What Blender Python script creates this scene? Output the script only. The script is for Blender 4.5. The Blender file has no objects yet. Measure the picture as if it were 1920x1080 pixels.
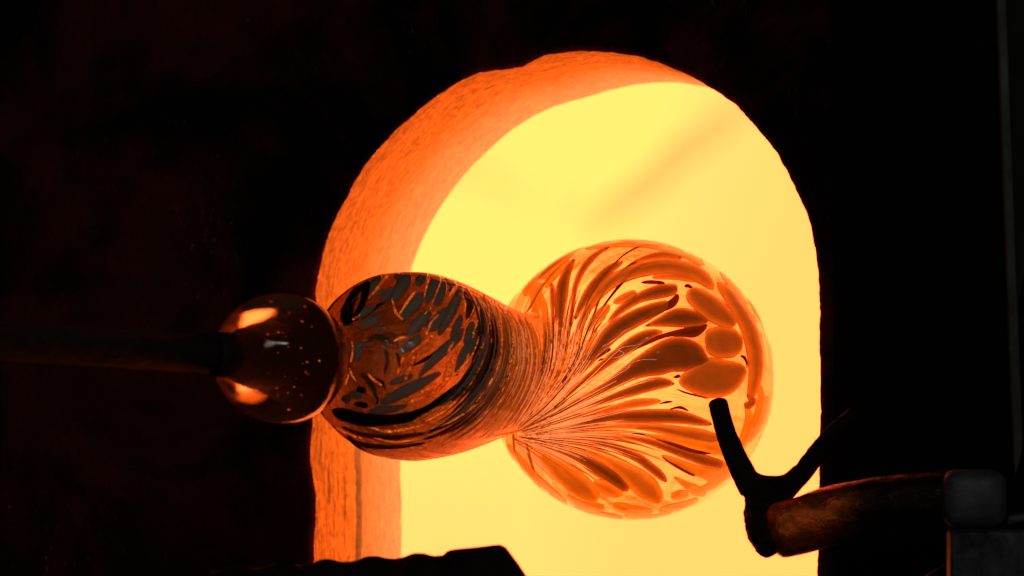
import bpy, bmesh, math, random
import numpy as np
from mathutils import Vector, Matrix, noise
from mathutils.bvhtree import BVHTree
R = random.Random(7)
scene = bpy.context.scene
col = scene.collection

# ---------------------------------------------------------------- camera
FPX = 8000.0                                   # focal length in pixels of the 1920 px photograph
PITCH = math.atan2(912, 8000)
cam_d = bpy.data.cameras.new("camera")
cam_d.sensor_width = 36.0
cam_d.lens = FPX / 1920 * 36
cam_d.clip_start, cam_d.clip_end = 0.05, 50
cam = bpy.data.objects.new("camera", cam_d)
cam.location = (0, 0, 1.25)
cam.rotation_euler = (math.pi / 2 + PITCH, 0, 0)
col.objects.link(cam)
scene.camera = cam
cam_d.dof.use_dof = True
cam_d.dof.focus_distance = 2.385
cam_d.dof.aperture_fstop = 9.0
CO = Vector(cam.location)
RT = Vector((1, 0, 0))
UPC = Vector((0, -math.sin(PITCH), math.cos(PITCH)))
FW = Vector((0, math.cos(PITCH), math.sin(PITCH)))
def C(px, py, z):
    """the point at depth z that lies in the direction px, py"""
    return CO + RT * ((px - 960) / FPX * z) + UPC * ((540 - py) / FPX * z) + FW * z

# ---------------------------------------------------------------- world, lamps, exposure
w = bpy.data.worlds.new("World")
scene.world = w
w.use_nodes = True
w.node_tree.nodes["Background"].inputs[0].default_value = (0.5, 0.5, 0.48, 1)
w.node_tree.nodes["Background"].inputs[1].default_value = 0.009
def area(name, loc, target, sx, sy, power, color):
    l = bpy.data.lights.new(name, 'AREA'); l.shape = 'RECTANGLE'; l.size, l.size_y = sx, sy
    l.energy = power; l.color = color
    o = bpy.data.objects.new(name, l); o.location = loc
    o.rotation_euler = (Vector(target) - Vector(loc)).to_track_quat('-Z', 'Y').to_euler()
    col.objects.link(o); return o
VT = C(960, 640, 2.4)
area("workshop_tube_lamp", (0.2, -2.4, 2.9), VT, 3.4, 0.05, 22.0, (1.0, 0.93, 0.84))
scene.view_settings.view_transform = 'Standard'
scene.view_settings.look = 'None'
scene.view_settings.exposure = 0
scene.view_settings.gamma = 1
cy = scene.cycles
cy.max_bounces = 26; cy.transmission_bounces = 24; cy.glossy_bounces = 8; cy.diffuse_bounces = 5
cy.transparent_max_bounces = 24
cy.sample_clamp_indirect = 12
try:
    cy.use_denoising = True; cy.denoiser = 'OPENIMAGEDENOISE'
except Exception:
    pass

# ---------------------------------------------------------------- helpers
def mesh_obj(name, verts, faces, mat=None, parent=None, smooth=True, attrs=None):
    me = bpy.data.meshes.new(name)
    me.from_pydata([tuple(v) for v in verts], [], faces)
    me.update()
    if smooth:
        me.polygons.foreach_set('use_smooth', [True] * len(me.polygons))
    for k, vals in (attrs or {}).items():
        if isinstance(vals[0], (tuple, list)):
            a = me.attributes.new(k, 'FLOAT_VECTOR', 'POINT')
            a.data.foreach_set('vector', [c for v in vals for c in v])
        else:
            a = me.attributes.new(k, 'FLOAT', 'POINT'); a.data.foreach_set('value', vals)
    if mat: me.materials.append(mat)
    o = bpy.data.objects.new(name, me); col.objects.link(o)
    if parent:
        o.parent = parent; o.matrix_parent_inverse = parent.matrix_world.inverted()
    return o
def thing(name, loc, label, cat, group=None):
    o = bpy.data.objects.new(name, None); o.location = loc; col.objects.link(o)
    o.empty_display_size = 0.02
    o.matrix_world = Matrix.Translation(loc)
    o['label'] = label; o['category'] = cat
    if group: o['group'] = group
    return o
def fbm(p, oct=4):
    return noise.fractal(p, 0.8, 2.1, oct)
class NT:
    def __init__(s, name):
        s.m = bpy.data.materials.new(name); s.m.use_nodes = True
        s.t = s.m.node_tree; s.t.nodes.clear()
        s.out = s.n('ShaderNodeOutputMaterial')
    def n(s, typ, **kw):
        nd = s.t.nodes.new(typ)
        for k, v in kw.items():
            if k.startswith('i_'):
                key = k[2:]
                key = int(key) if key.isdigit() else key.replace('_', ' ')
                nd.inputs[key].default_value = v
            else: setattr(nd, k, v)
        return nd
    def l(s, a, b): s.t.links.new(a, b)
    def ramp(s, fac, stops, interp='LINEAR'):
        r = s.n('ShaderNodeValToRGB'); r.color_ramp.interpolation = interp
        e = r.color_ramp.elements
        while len(e) < len(stops): e.new(0.5)
        for i, (p, c) in enumerate(stops):
            e[i].position = p; e[i].color = c if len(c) == 4 else (*c, 1)
        s.l(fac, r.inputs[0]); return r.outputs[0]
    def tex(s, coord, scale, detail=4, rough=0.55, mscale=None, rot=None, dist=0):
        if mscale is not None:
            mp = s.n('ShaderNodeMapping'); mp.inputs['Scale'].default_value = mscale
            if rot: mp.inputs['Rotation'].default_value = rot
            s.l(coord, mp.inputs[0]); coord = mp.outputs[0]
        t = s.n('ShaderNodeTexNoise'); t.inputs['Scale'].default_value = scale
        t.inputs['Detail'].default_value = detail; t.inputs['Roughness'].default_value = rough
        t.inputs['Distortion'].default_value = dist
        s.l(coord, t.inputs['Vector']); return t.outputs[0]
    def math(s, op, a, b=None, clamp=False):
        m = s.n('ShaderNodeMath', operation=op); m.use_clamp = clamp
        for i, v in enumerate((a, b)):
            if v is None: continue
            if isinstance(v, (int, float)): m.inputs[i].default_value = v
            else: s.l(v, m.inputs[i])
        return m.outputs[0]

# ---------------------------------------------------------------- wall frame
D = Vector(RT * 3626 - UPC * 912 + FW * 8000).normalized()      # into the furnace (horizontal)
D.z = 0; D.normalize()
U = Vector((D.y, -D.x, 0))                                       # along the wall to the right
Z = Vector((0, 0, 1))
W0 = C(1062, 570, 2.5)                                           # arch centre on the front face
def W(u, z, d=0.0): return W0 + U * u + Z * z + D * d
def wall_hit(px, py, d=0.0):
    """u, z on the plane parallel to the wall, d behind its face"""
    p = C(px, py, 1.0) - CO
    t = ((W0 + D * d) - CO).dot(D) / p.dot(D)
    q = CO + p * t - W0 - D * d
    return q.dot(U), q.z
# outline of the opening on the face, traced bottom left -> over the arch -> bottom right
RIM = [(585,1250),(585,1080),(585,1000),(588,940),(583,900),(578,860),(580,820),(583,780),(586,700),(588,620),(590,540),(596,500),
       (604,463),(622,417),(643,377),(664,336),(689,300),(714,270),(740,243),(768,216),(799,191),(832,168),(868,147),
       (905,133),(940,128),(972,125),(1004,109),(1040,98),(1085,95),(1130,96),(1180,103),(1230,116),(1290,140),(1340,170),
       (1390,210),(1430,256),(1462,300),(1485,345),(1505,390),(1520,440),(1529,500),(1533,570),(1534,650),(1534,800),
       (1532,900),(1532,1000),(1530,1080),(1530,1250)]
rim = [Vector(wall_hit(*p)) for p in RIM]
def cat(pts, n):
    """Catmull-Rom through pts (any dimension), n samples"""
    P = np.array([list(p) for p in pts], float)
    P = np.vstack([2 * P[0] - P[1], P, 2 * P[-1] - P[-2]])
    seg = len(P) - 3
    out = []
    for i in range(n):
        t = i / (n - 1) * seg
        k = min(int(t), seg - 1); t -= k
        a, b, c, d = P[k:k + 4]
        out.append(.5 * ((2 * b) + (c - a) * t + (2 * a - 5 * b + 4 * c - d) * t * t + (3 * b - a - 3 * c + d) * t ** 3))
    return np.array(out)
NU = 900
rc = cat(rim, NU)
dd = np.r_[0, np.cumsum(np.linalg.norm(np.diff(rc, axis=0), axis=1))]
ss = np.linspace(0, dd[-1], NU)
rc = np.c_[np.interp(ss, dd, rc[:, 0]), np.interp(ss, dd, rc[:, 1])]
kg = np.exp(-np.linspace(-2.2, 2.2, 91) ** 2); kg /= kg.sum()
rs = np.c_[np.convolve(np.pad(rc[:, 0], 45, 'edge'), kg, 'valid'), np.convolve(np.pad(rc[:, 1], 45, 'reflect', reflect_type='odd'), kg, 'valid')]
rs[:, 0] = np.where((rc[:, 0] < 0) & (rc[:, 1] < 0), wall_hit(588, 850)[0], rs[:, 0]) * 0.65 + rs[:, 0] * 0.35
k0 = np.exp(-np.linspace(-2, 2, 21) ** 2); k0 /= k0.sum()
rc = np.c_[np.convolve(np.pad(rc[:, 0], 10, 'edge'), k0, 'valid'), np.convolve(np.pad(rc[:, 1], 10, 'reflect', reflect_type='odd'), k0, 'valid')]
tn = np.gradient(rc, axis=0); tn /= np.linalg.norm(tn, axis=1)[:, None]
outn = np.c_[-tn[:, 1], tn[:, 0]]                                # away from the opening
for i in range(NU):                                              # ragged broken edge
    a = 0.0007 * fbm(Vector((rc[i, 0] * 130, rc[i, 1] * 130, 3.1)), 5) + 0.0005 * noise.noise(Vector((rc[i, 0] * 35, rc[i, 1] * 35, 9)))
    rc[i] += outn[i] * a

UM, ZM = wall_hit(1150, 560, 0.74)
SC1 = (*wall_hit(1400, 205, 0.74), *wall_hit(1110, 425, 0.74))
SC2 = (*wall_hit(885, 850, 0.74), *wall_hit(862, 1010, 0.74))
print('chamber', UM, ZM, SC1, SC2)
# ---------------------------------------------------------------- materials of the furnace
def mat_chamber():
    s = NT('glowing_chamber')
    tc = s.n('ShaderNodeTexCoord')
    o = tc.outputs['Object']                                     # x along the wall, y into the furnace, z up
    sep = s.n('ShaderNodeSeparateXYZ'); s.l(o, sep.inputs[0])
    n1 = s.tex(o, 5, 3)
    cc = s.math('ADD', s.math('MULTIPLY', s.math('ADD', sep.outputs[0], -UM), 4.0), s.math('MULTIPLY', s.math('ADD', sep.outputs[2], -ZM), -2.2))
    g = s.math('ADD', s.math('ADD', cc, 0.36), s.math('MULTIPLY', n1, 0.28))
    c = s.ramp(g, [(0.0, (6.0, 0.93, 0.175)), (0.35, (6.0, 0.89, 0.18)), (0.62, (5.6, 0.78, 0.185)), (1.0, (5.4, 0.72, 0.16))])
    # cooler scars on the brick behind: along a crack, broken up by noise
    def scar(x0, z0, x1, z1, wd, amt):
        dx, dz = x1 - x0, z1 - z0; L = math.hypot(dx, dz); nx, nz = -dz / L, dx / L; tx, tz = dx / L, dz / L
        lin = lambda a, b, c0: s.math('ADD', s.math('ADD', s.math('MULTIPLY', sep.outputs[0], a), s.math('MULTIPLY', sep.outputs[2], b)), c0)
        ac = s.math('ADD', lin(nx, nz, -(nx * x0 + nz * z0)), s.math('MULTIPLY', s.math('SUBTRACT', n1, 0.5), 0.05))
        al = lin(tx, tz, -(tx * (x0 + x1) / 2 + tz * (z0 + z1) / 2))
        m1 = s.math('SUBTRACT', 1.0, s.math('DIVIDE', s.math('ABSOLUTE', ac), wd), clamp=True)
        m2 = s.math('SUBTRACT', 1.0, s.math('POWER', s.math('DIVIDE', s.math('ABSOLUTE', al), L / 2 * 1.25), 3), clamp=True)
        return s.math('MULTIPLY', s.math('MULTIPLY', m1, m2), amt)
    m = s.math('MAXIMUM', scar(*SC1, 0.026, 0.7), scar(*SC2, 0.024, 0.8))
    mx = s.n('ShaderNodeMix', data_type='RGBA'); s.l(m, mx.inputs[0]); s.l(c, mx.inputs[6]); mx.inputs[7].default_value = (5.0, 0.50, 0.115, 1)
    c = mx.outputs[2]
    e = s.n('ShaderNodeEmission'); s.l(c, e.inputs[0]); e.inputs[1].default_value = 1.0
    s.l(e.outputs[0], s.out.inputs[0]); return s.m
def mat_seam():
    s = NT('cooler_glowing_seam')
    e = s.n('ShaderNodeEmission'); e.inputs[0].default_value = (5.0, 0.60, 0.13, 1)
    s.l(e.outputs[0], s.out.inputs[0]); return s.m
def mat_lining():
    s = NT('hot_refractory')
    tc = s.n('ShaderNodeTexCoord')
    at = s.n('ShaderNodeAttribute', attribute_name='uvd')        # x: along the rim, y: depth (metres)
    st = s.tex(at.outputs['Vector'], 1.0, 6, 0.65, (130, 430, 1), dist=1.2)
    gr = s.tex(tc.outputs['Object'], 420, 5, 0.7)
    big = s.tex(at.outputs['Vector'], 1.0, 4, 0.6, (9, 60, 1))
    c = s.ramp(st, [(0.30, (0.20, 0.12, 0.02)), (0.44, (0.42, 0.29, 0.07)), (0.56, (0.58, 0.48, 0.14)), (0.72, (0.75, 0.70, 0.26))])
    sp = s.tex(at.outputs['Vector'], 1.0, 5, 0.7, (60, 170, 1), dist=1.0)
    spm = s.ramp(sp, [(0.655, (0, 0, 0)), (0.72, (1, 1, 1))])
    mx = s.n('ShaderNodeMix', data_type='RGBA'); s.l(spm, mx.inputs[0]); s.l(c, mx.inputs[6])
    mx.inputs[7].default_value = (0.10, 0.045, 0.02, 1)
    bs = s.n('ShaderNodeBsdfPrincipled'); bs.inputs['Roughness'].default_value = 1.0
    bs.inputs['Specular IOR Level'].default_value = 0.1
    s.l(mx.outputs[2], bs.inputs['Base Color'])
    # incandescence of the brick; emission grows stronger and paler towards the chamber
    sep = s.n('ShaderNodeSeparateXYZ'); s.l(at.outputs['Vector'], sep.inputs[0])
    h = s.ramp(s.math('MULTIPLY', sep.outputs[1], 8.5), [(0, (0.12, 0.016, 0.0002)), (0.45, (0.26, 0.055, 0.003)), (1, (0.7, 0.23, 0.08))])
    joint = s.math('MULTIPLY', sep.outputs[2], 1.0, clamp=True)      # deep recesses darkened: groove shade put into colour and emission
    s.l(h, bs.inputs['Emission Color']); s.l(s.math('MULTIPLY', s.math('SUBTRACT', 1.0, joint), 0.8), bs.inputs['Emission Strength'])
    mj = s.n('ShaderNodeMix', data_type='RGBA'); s.l(joint, mj.inputs[0]); s.l(mx.outputs[2], mj.inputs[6]); mj.inputs[7].default_value = (0.05, 0.025, 0.012, 1)
    s.l(mj.outputs[2], bs.inputs['Base Color'])
    hh = s.math('ADD', s.math('MULTIPLY', st, 1.0), s.math('MULTIPLY', gr, 0.45))
    hh = s.math('ADD', hh, s.math('MULTIPLY', big, 0.8))
    hh = s.math('SUBTRACT', hh, s.math('MULTIPLY', spm, 0.6))
    b = s.n('ShaderNodeBump'); b.inputs['Strength'].default_value = 0.9; b.inputs['Distance'].default_value = 0.0016
    s.l(hh, b.inputs['Height']); s.l(b.outputs[0], bs.inputs['Normal'])
    s.l(bs.outputs[0], s.out.inputs[0]); return s.m
def mat_wall():
    s = NT('sooty_refractory')
    tc = s.n('ShaderNodeTexCoord'); o = tc.outputs['Object']
    p = s.tex(o, 9, 6, 0.62, dist=0.5)
    c = s.ramp(p, [(0.44, (0.0008, 0.0003, 0.0002)), (0.62, (0.075, 0.008, 0.003))])  # reddish patches hold the furnace glow spill in the base colour
    k = s.tex(o, 330, 3, 0.7, (1, 1, 0.45))
    k2 = s.tex(o, 14, 3, 0.5)
    kk = s.math('MULTIPLY', s.ramp(k, [(0.64, (0, 0, 0)), (0.76, (1, 1, 1))]), s.ramp(k2, [(0.50, (0, 0, 0)), (0.66, (1, 1, 1))]))
    mx = s.n('ShaderNodeMix', data_type='RGBA'); s.l(kk, mx.inputs[0]); s.l(c, mx.inputs[6]); mx.inputs[7].default_value = (0.20, 0.16, 0.15, 1)
    bs = s.n('ShaderNodeBsdfPrincipled'); bs.inputs['Roughness'].default_value = 0.85
    bs.inputs['Specular IOR Level'].default_value = 0.12
    s.l(mx.outputs[2], bs.inputs['Base Color'])
    hh = s.math('ADD', s.tex(o, 60, 8, 0.7), s.math('MULTIPLY', k, 0.5))
    b = s.n('ShaderNodeBump'); b.inputs['Strength'].default_value = 1.0; b.inputs['Distance'].default_value = 0.004
    s.l(hh, b.inputs['Height']); s.l(b.outputs[0], bs.inputs['Normal'])
    s.l(bs.outputs[0], s.out.inputs[0]); return s.m
def mat_metal(name, c1, c2, rough, metallic=0.6, scale=60, bump=0.0012, spec=0.4, stretch=(1, 1, 1)):
    s = NT(name)
    tc = s.n('ShaderNodeTexCoord'); o = tc.outputs['Object']
    p = s.tex(o, scale, 8, 0.68, stretch, dist=0.4)
    c = s.ramp(p, [(0.35, c1), (0.66, c2)])
    bs = s.n('ShaderNodeBsdfPrincipled'); bs.inputs['Metallic'].default_value = metallic
    bs.inputs['Specular IOR Level'].default_value = spec
    s.l(c, bs.inputs['Base Color'])
    r = s.ramp(p, [(0.3, (rough + .18,) * 3), (0.7, (max(rough - .1, .05),) * 3)]); s.l(r, bs.inputs['Roughness'])
    b = s.n('ShaderNodeBump'); b.inputs['Strength'].default_value = 0.8; b.inputs['Distance'].default_value = bump
    s.l(s.math('ADD', p, s.math('MULTIPLY', s.tex(o, scale * 6, 4, 0.6), 0.3)), b.inputs['Height'])
    s.l(b.outputs[0], bs.inputs['Normal']); s.l(bs.outputs[0], s.out.inputs[0]); return s.m
M_ch, M_seam, M_lin, M_wall = mat_chamber(), mat_seam(), mat_lining(), mat_wall()
M_plate = mat_metal('black_steel_plate', (0.001, 0.001, 0.001), (0.004, 0.0035, 0.003), 0.8, 0.0, 14, spec=0.05)
M_scale = mat_metal('scaled_iron', (0.004, 0.002, 0.0015), (0.014, 0.006, 0.004), 0.72, 0.2, 90, 0.002, spec=0.2)
M_arm = mat_metal('painted_glow_steel', (0.10, 0.07, 0.05), (0.40, 0.27, 0.15), 0.30, 0.75, 110, 0.0015, stretch=(1, 1, 1.6))
def paint_glow(m):
    """reflected light painted along the arm: orange furnace glow, dark middle, cool blue-grey end"""
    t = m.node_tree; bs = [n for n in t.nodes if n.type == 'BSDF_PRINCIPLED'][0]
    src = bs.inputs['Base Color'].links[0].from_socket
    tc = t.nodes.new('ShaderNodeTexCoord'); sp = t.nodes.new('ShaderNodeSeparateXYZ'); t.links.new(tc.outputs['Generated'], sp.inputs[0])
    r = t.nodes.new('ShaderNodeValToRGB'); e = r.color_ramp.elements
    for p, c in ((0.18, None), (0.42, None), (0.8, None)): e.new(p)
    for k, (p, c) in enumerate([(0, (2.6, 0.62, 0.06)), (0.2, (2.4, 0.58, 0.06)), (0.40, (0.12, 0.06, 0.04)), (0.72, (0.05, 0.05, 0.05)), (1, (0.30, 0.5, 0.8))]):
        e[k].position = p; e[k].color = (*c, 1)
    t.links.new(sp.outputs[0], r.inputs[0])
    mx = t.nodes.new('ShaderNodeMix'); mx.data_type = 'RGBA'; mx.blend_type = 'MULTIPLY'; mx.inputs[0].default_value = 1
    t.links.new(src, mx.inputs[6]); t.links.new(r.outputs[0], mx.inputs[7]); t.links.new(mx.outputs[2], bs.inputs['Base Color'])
paint_glow(M_arm)  # reflected furnace glow put into the arm's base colour
M_grey = mat_metal('dull_grey_steel', (0.004, 0.005, 0.006), (0.075, 0.085, 0.10), 0.6, 0.2, 26)
M_pipe = mat_metal('blackened_pipe_steel', (0.0015, 0.001, 0.001), (0.010, 0.004, 0.003), 0.62, 0.15, 110, bump=0.002, stretch=(0.4, 1, 1))

# ---------------------------------------------------------------- furnace
furnace = thing('furnace', W(0, -0.25, 0), 'sooty dark furnace front with a glowing yellow arched opening', 'furnace')
TH = 0.11
# front face: a sheet from the rim outwards, with a rounded, slightly chipped lip
offs = [0, 0.0012, 0.003, 0.006, 0.011, 0.02, 0.035, 0.06, 0.10, 0.16, 0.26, 0.45, 0.9]
V, Fc = [], []
NF = NU // 2
for i in range(NF):
    j = i * 2
    for k, o in enumerate(offs):
        # outward offsets blend from the rim's normal to a fan from the centre so that rings never cross
        p = rc[j]; cdir = np.array([p[0], max(p[1], 0.0)]); 
        if p[1] < 0: cdir = np.array([p[0], 0.0])
        cdir = cdir / (np.linalg.norm(cdir) + 1e-9)
        t = min(1, o / 0.02)
        n_ = outn[j] * (1 - t) + cdir * t; n_ /= np.linalg.norm(n_)
        q = p + n_ * o
        lip = 0.003 * max(0, 1 - o / 0.004) ** 2
        rough = 0.0022 * fbm(Vector((q[0] * 30, q[1] * 30, 1.7)), 6) * min(1, o / 0.01)
        V.append(W(q[0], q[1], lip + rough))
for i in range(NF - 1):
    for k in range(len(offs) - 1):
        a = i * len(offs) + k
        Fc.append((a, a + 1, a + len(offs) + 1, a + len(offs)))
mesh_obj('front_wall', V, Fc, M_wall, furnace)

def lining(name, d0, d1, nv, front_bevel, back_bevel):
    V, Fc, A = [], [], []
    for i in range(NU):
        p = rc[i]; s_ = ss[i]
        low = 1 / (1 + math.exp((p[1] + 0.075) * 120)) if p[0] < 0 else 0.0       # lower left part of the jamb
        for k in range(nv + 1):
            t = k / nv; d = d0 + (d1 - d0) * t
            rec = 0.0005 * fbm(Vector((s_ * 45, d * 330, 2)), 5) + 0.0010 * noise.noise(Vector((s_ * 14, d * 60, 5)))
            # chipped front edge
            if front_bevel:
                ch = max(0, noise.noise(Vector((s_ * 60, 7.7, 1))) + 0.1) * 0.006 + 0.001
                if d < 0.006: rec += ch * (1 - d / 0.006) ** 2 * 0.4
            # recessed joint between the two courses (open only low on the jamb)
            jd = 0.0058 + 0.0006 * noise.noise(Vector((s_ * 60, 3, 3)))
            if back_bevel: rec += low * 0.022 * max(0, 1 - (d1 - d) / jd) ** 0.25 if d1 - d < jd else 0
            elif d - d0 < 0.0012: rec += low * 0.022 * (1 - (d - d0) / 0.0012) ** 0.5
            # long gouges
            for gs0, gs1, gd, gw in GOUGE:
                if front_bevel and p[0] < 0 and gs0 < p[1] < gs1:
                    e = math.sin((p[1] - gs0) / (gs1 - gs0) * math.pi) ** 0.5
                    x = abs(d - gd - 0.0006 * noise.noise(Vector((p[1] * 90, gd * 99, 0)))) / (gw * e + 1e-6)
                    if x < 1: rec += 0.006 * (1 - x * x) * e
            if front_bevel: rec *= min(1, max(0, d - d0) / 0.0018)
            bl = min(1, max(0, d - 0.003) / 0.014); bl = bl * bl * (3 - 2 * bl)
            q = p * (1 - bl) + rs[i] * bl + outn[i] * rec
            V.append(W(q[0], q[1], d)); A.append((s_, d, max(0.0, rec - 0.0035) * 200))
    for i in range(NU - 1):
        for k in range(nv):
            a = i * (nv + 1) + k
            Fc.append((a, a + nv + 1, a + nv + 2, a + 1))
    return mesh_obj(name, V, Fc, M_lin, furnace, attrs={'uvd': A})
def jd_at(px, py=950):
    """depth on the left jamb seen at px (jamb at u of the left rim)"""
    u0 = wall_hit(586, py)[0]
    lo, hi = 0.0, 0.3
    for _ in range(40):
        m = (lo + hi) / 2
        p = W(u0, wall_hit(586, py)[1], m) - CO
        x = 960 + FPX * p.dot(RT) / p.dot(FW)
        if x < px: lo = m
        else: hi = m
    return lo
zj = lambda y: wall_hit(600, y)[1]
GOUGE = [(zj(942), zj(862), jd_at(617), 0.0013), (zj(972), zj(880), jd_at(645), 0.0011)]
SEAM = jd_at(674)
REAR = jd_at(752)
print('seam depth', SEAM, 'rear', REAR)
lining('front_lining_course', 0.0030, SEAM, 120, True, True)
lining('rear_lining_course', SEAM, REAR, 55, False, False)
# closing groove floor behind the joint, then the chamber barrel
def chamber():
    n = 96; V, Fc = [], []
    rings = []
    cx, cz, rad, L = 0.0, -0.02, 0.36, 0.62
    inner = [(rs[int(i * (NU - 1) / n)][0], rs[int(i * (NU - 1) / n)][1]) for i in range(n + 1)]
    # front annulus (inside face of the furnace wall): from rim to barrel
    def ring(f): rings.append(len(V)); [V.append(f(i)) for i in range(n + 1)]
    def bpt(i, r): 
        a = math.pi * 1.25 - (i / n) * math.pi * 1.5
        return (cx + r * math.cos(a), cz + r * math.sin(a))
    ring(lambda i: (inner[i][0] , inner[i][1], REAR))
    ring(lambda i: (*bpt(i, rad), REAR))
    for k in range(1, 9): ring(lambda i, k=k: (*bpt(i, rad), REAR + L * k / 8))
    for k in range(1, 7): ring(lambda i, k=k: (*bpt(i, rad * (1 - k / 6.2)), REAR + L))
    for a, b in zip(rings, rings[1:]):
        for i in range(n): Fc.append((a + i, a + i + 1, b + i + 1, b + i))
    for a, b in zip(rings[1:], rings[2:]):                       # floor closing the barrel
        Fc.append((a, b, b + n, a + n))
    vv = [W(x, z, d) for x, z, d in V]
    o = mesh_obj('glowing_chamber_wall', vv, Fc, M_ch, furnace, smooth=False)
    return o
ch = chamber()
# give the chamber object an object frame aligned with the wall, so its temperature pattern follows it
fr = Matrix.Translation(W0) @ Matrix((U, D, Z)).transposed().to_4x4()
me = ch.data; me.transform(fr.inverted()); ch.parent = furnace
ch.matrix_parent_inverse = furnace.matrix_world.inverted(); ch.matrix_world = fr

# ---------------------------------------------------------------- blown glass
K = C(530, 672, 2.29)
Bc = C(1183, 712, 2.47)
AX = (Bc - K); LEN = AX.length; AX.normalize()
E1 = (RT - AX * RT.dot(AX)).normalized(); E1 = (Z - AX * Z.dot(AX)).normalized(); E2 = AX.cross(E1).normalized()
print('LEN', LEN)
SC = LEN / 0.269
prof = [(0.0345,0.0065),(0.0362,0.012),(0.039,0.0205),(0.045,0.030),(0.056,0.0405),(0.070,0.0480),(0.085,0.0515),(0.098,0.0520),(0.115,0.0500),
        (0.135,0.0450),(0.153,0.0395),(0.168,0.0352),(0.180,0.0332),(0.189,0.0345)]
prof = [(a * SC, b) for a, b in prof]
bs_, ba, bb = LEN, 0.0845, 0.0812
for k in range(0, 41):
    a = math.acos(max(-1, min(1, (0.196 * SC - bs_) / ba)))
    t = a * (1 - k / 40)
    prof.append((bs_ + ba * math.cos(t), max(bb * math.sin(t), 0.0004)))
NS, NTH = 460, 384
pc = cat(prof[:14] + prof[14:15], 130)
pr = np.vstack([pc, np.array(prof[15:])])
dl = np.r_[0, np.cumsum(np.linalg.norm(np.diff(pr, axis=0), axis=1))]
sl = np.linspace(0, dl[-1], NS)
PS, PR = np.interp(sl, dl, pr[:, 0]), np.interp(sl, dl, pr[:, 1])
ker = np.ones(9) / 9; PRs = np.convolve(np.pad(PR, 4, 'edge'), ker, 'valid'); PRs[:3] = PR[:3]; PRs[-8:] = PR[-8:]; PR = PRs
tw = np.zeros(NS)
for i in range(1, NS):
    tw[i] = tw[i - 1] + (PS[i] - PS[i - 1]) * min(4.0e-3 / max(PR[i], 0.012) ** 2.2, 60) * 1.6
def hull_pt(i, th, rr=None):
    r = PR[i] if rr is None else rr
    return K + AX * PS[i] + (E1 * math.cos(th) + E2 * math.sin(th)) * r
def hull_mesh():
    V, Fc, flow, heat = [], [], [], []
    for i in range(NS):
        ht = min(1, max(0, (PS[i] / LEN - 0.34) / 0.45)); ht = ht * ht * (3 - 2 * ht)
        thin = min(1, PR[i] / 0.02)
        for j in range(NTH):
            th = 2 * math.pi * j / NTH
            t0 = th + tw[i] * -1
            c_, s_ = math.cos(t0), math.sin(t0)
            f = Vector((c_ * 9, s_ * 9, PS[i] * 9))
            neck = math.exp(-((PS[i] - 0.183 * SC) / 0.035) ** 2)
            a = (0.00035 + 0.00035 * neck) * noise.noise(f * 2.0) + 0.00012 * noise.noise(f * 6) + 0.0004 * noise.noise(f * .5)
            V.append(hull_pt(i, th, PR[i] + a * thin)); flow.append(tuple(f)); heat.append(ht)
    for i in range(NS - 1):
        for j in range(NTH):
            a, b = i * NTH + j, i * NTH + (j + 1) % NTH
            Fc.append((b, b + NTH, a + NTH, a))
    n0 = len(V)
    V.append(K + AX * PS[0]); V.append(K + AX * (PS[-1] + 0.0002)); flow += [(0, 0, 0)] * 2; heat += [0, 1]
    for j in range(NTH):
        Fc.append((n0, (j + 1) % NTH, j)); Fc.append(((NS - 1) * NTH + (j + 1) % NTH, n0 + 1, (NS - 1) * NTH + j))
    # inner bubble, faces turned towards the bubble's air
    base = len(V); idx = []
    for i in range(NS):
        s_ = PS[i]
        if s_ < 0.060 * SC: continue
        if s_ > LEN + 0.072: break
        wt = 0.0105 if s_ > 0.2 * SC else 0.019
        k = min(1, max(0, (s_ / SC - 0.17) / 0.05)); wt = 0.0185 * (1 - k) + 0.0085 * k
        r = max(PR[i] - wt, 0.0006)
        # round both ends of the bubble
        e0 = (s_ - 0.060 * SC) / 0.022; e1 = (LEN + 0.0725 - s_) / 0.03
        for e in (e0, e1):
            if e < 1: r *= math.sqrt(max(0.0004, 1 - (1 - e) ** 2))
        idx.append((i, r))
    n2 = 192
    for a, (i, r) in enumerate(idx):
        for j in range(n2):
            th = 2 * math.pi * j / n2; t0 = th - tw[i]
            f = Vector((math.cos(t0) * 9, math.sin(t0) * 9, PS[i] * 9))
            p0 = hull_pt(i, th, r); iso = (0.00055 * noise.noise(p0 * 210) + 0.00028 * noise.noise(p0 * 480)) * (1.0 if s_ < 0.19 * SC else 0.35)
            V.append(hull_pt(i, th, r + iso * min(1, r / 0.015) + ((0.0007 * noise.noise(f * 1.3) + 0.0003 * noise.noise(f * 4)) if s_ > 0.19 * SC else (0.0022 * noise.noise(f * 1.1) + 0.0012 * noise.noise(f * 3.2) + 0.0005 * noise.noise(f * 8))) * min(1, r / 0.015)))
            flow.append(tuple(f)); h_ = min(1, max(0, (PS[i] / LEN - 0.34) / 0.45)); heat.append(h_ * h_ * (3 - 2 * h_))
    for a in range(len(idx) - 1):
        for j in range(n2):
            p, q = base + a * n2 + j, base + a * n2 + (j + 1) % n2
            Fc.append((p + n2, q + n2, q, p))
    n0 = len(V)
    V.append(hull_pt(idx[0][0], 0, 0)); V.append(hull_pt(idx[-1][0], 0, 0)); flow += [(0, 0, 0)] * 2; heat += [0, 1]
    for j in range(n2):
        Fc.append((base + (j + 1) % n2, n0, base + j))
        b2 = base + (len(idx) - 1) * n2
        Fc.append((n0 + 1, b2 + (j + 1) % n2, b2 + j))
    return V, Fc, flow, heat

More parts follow.
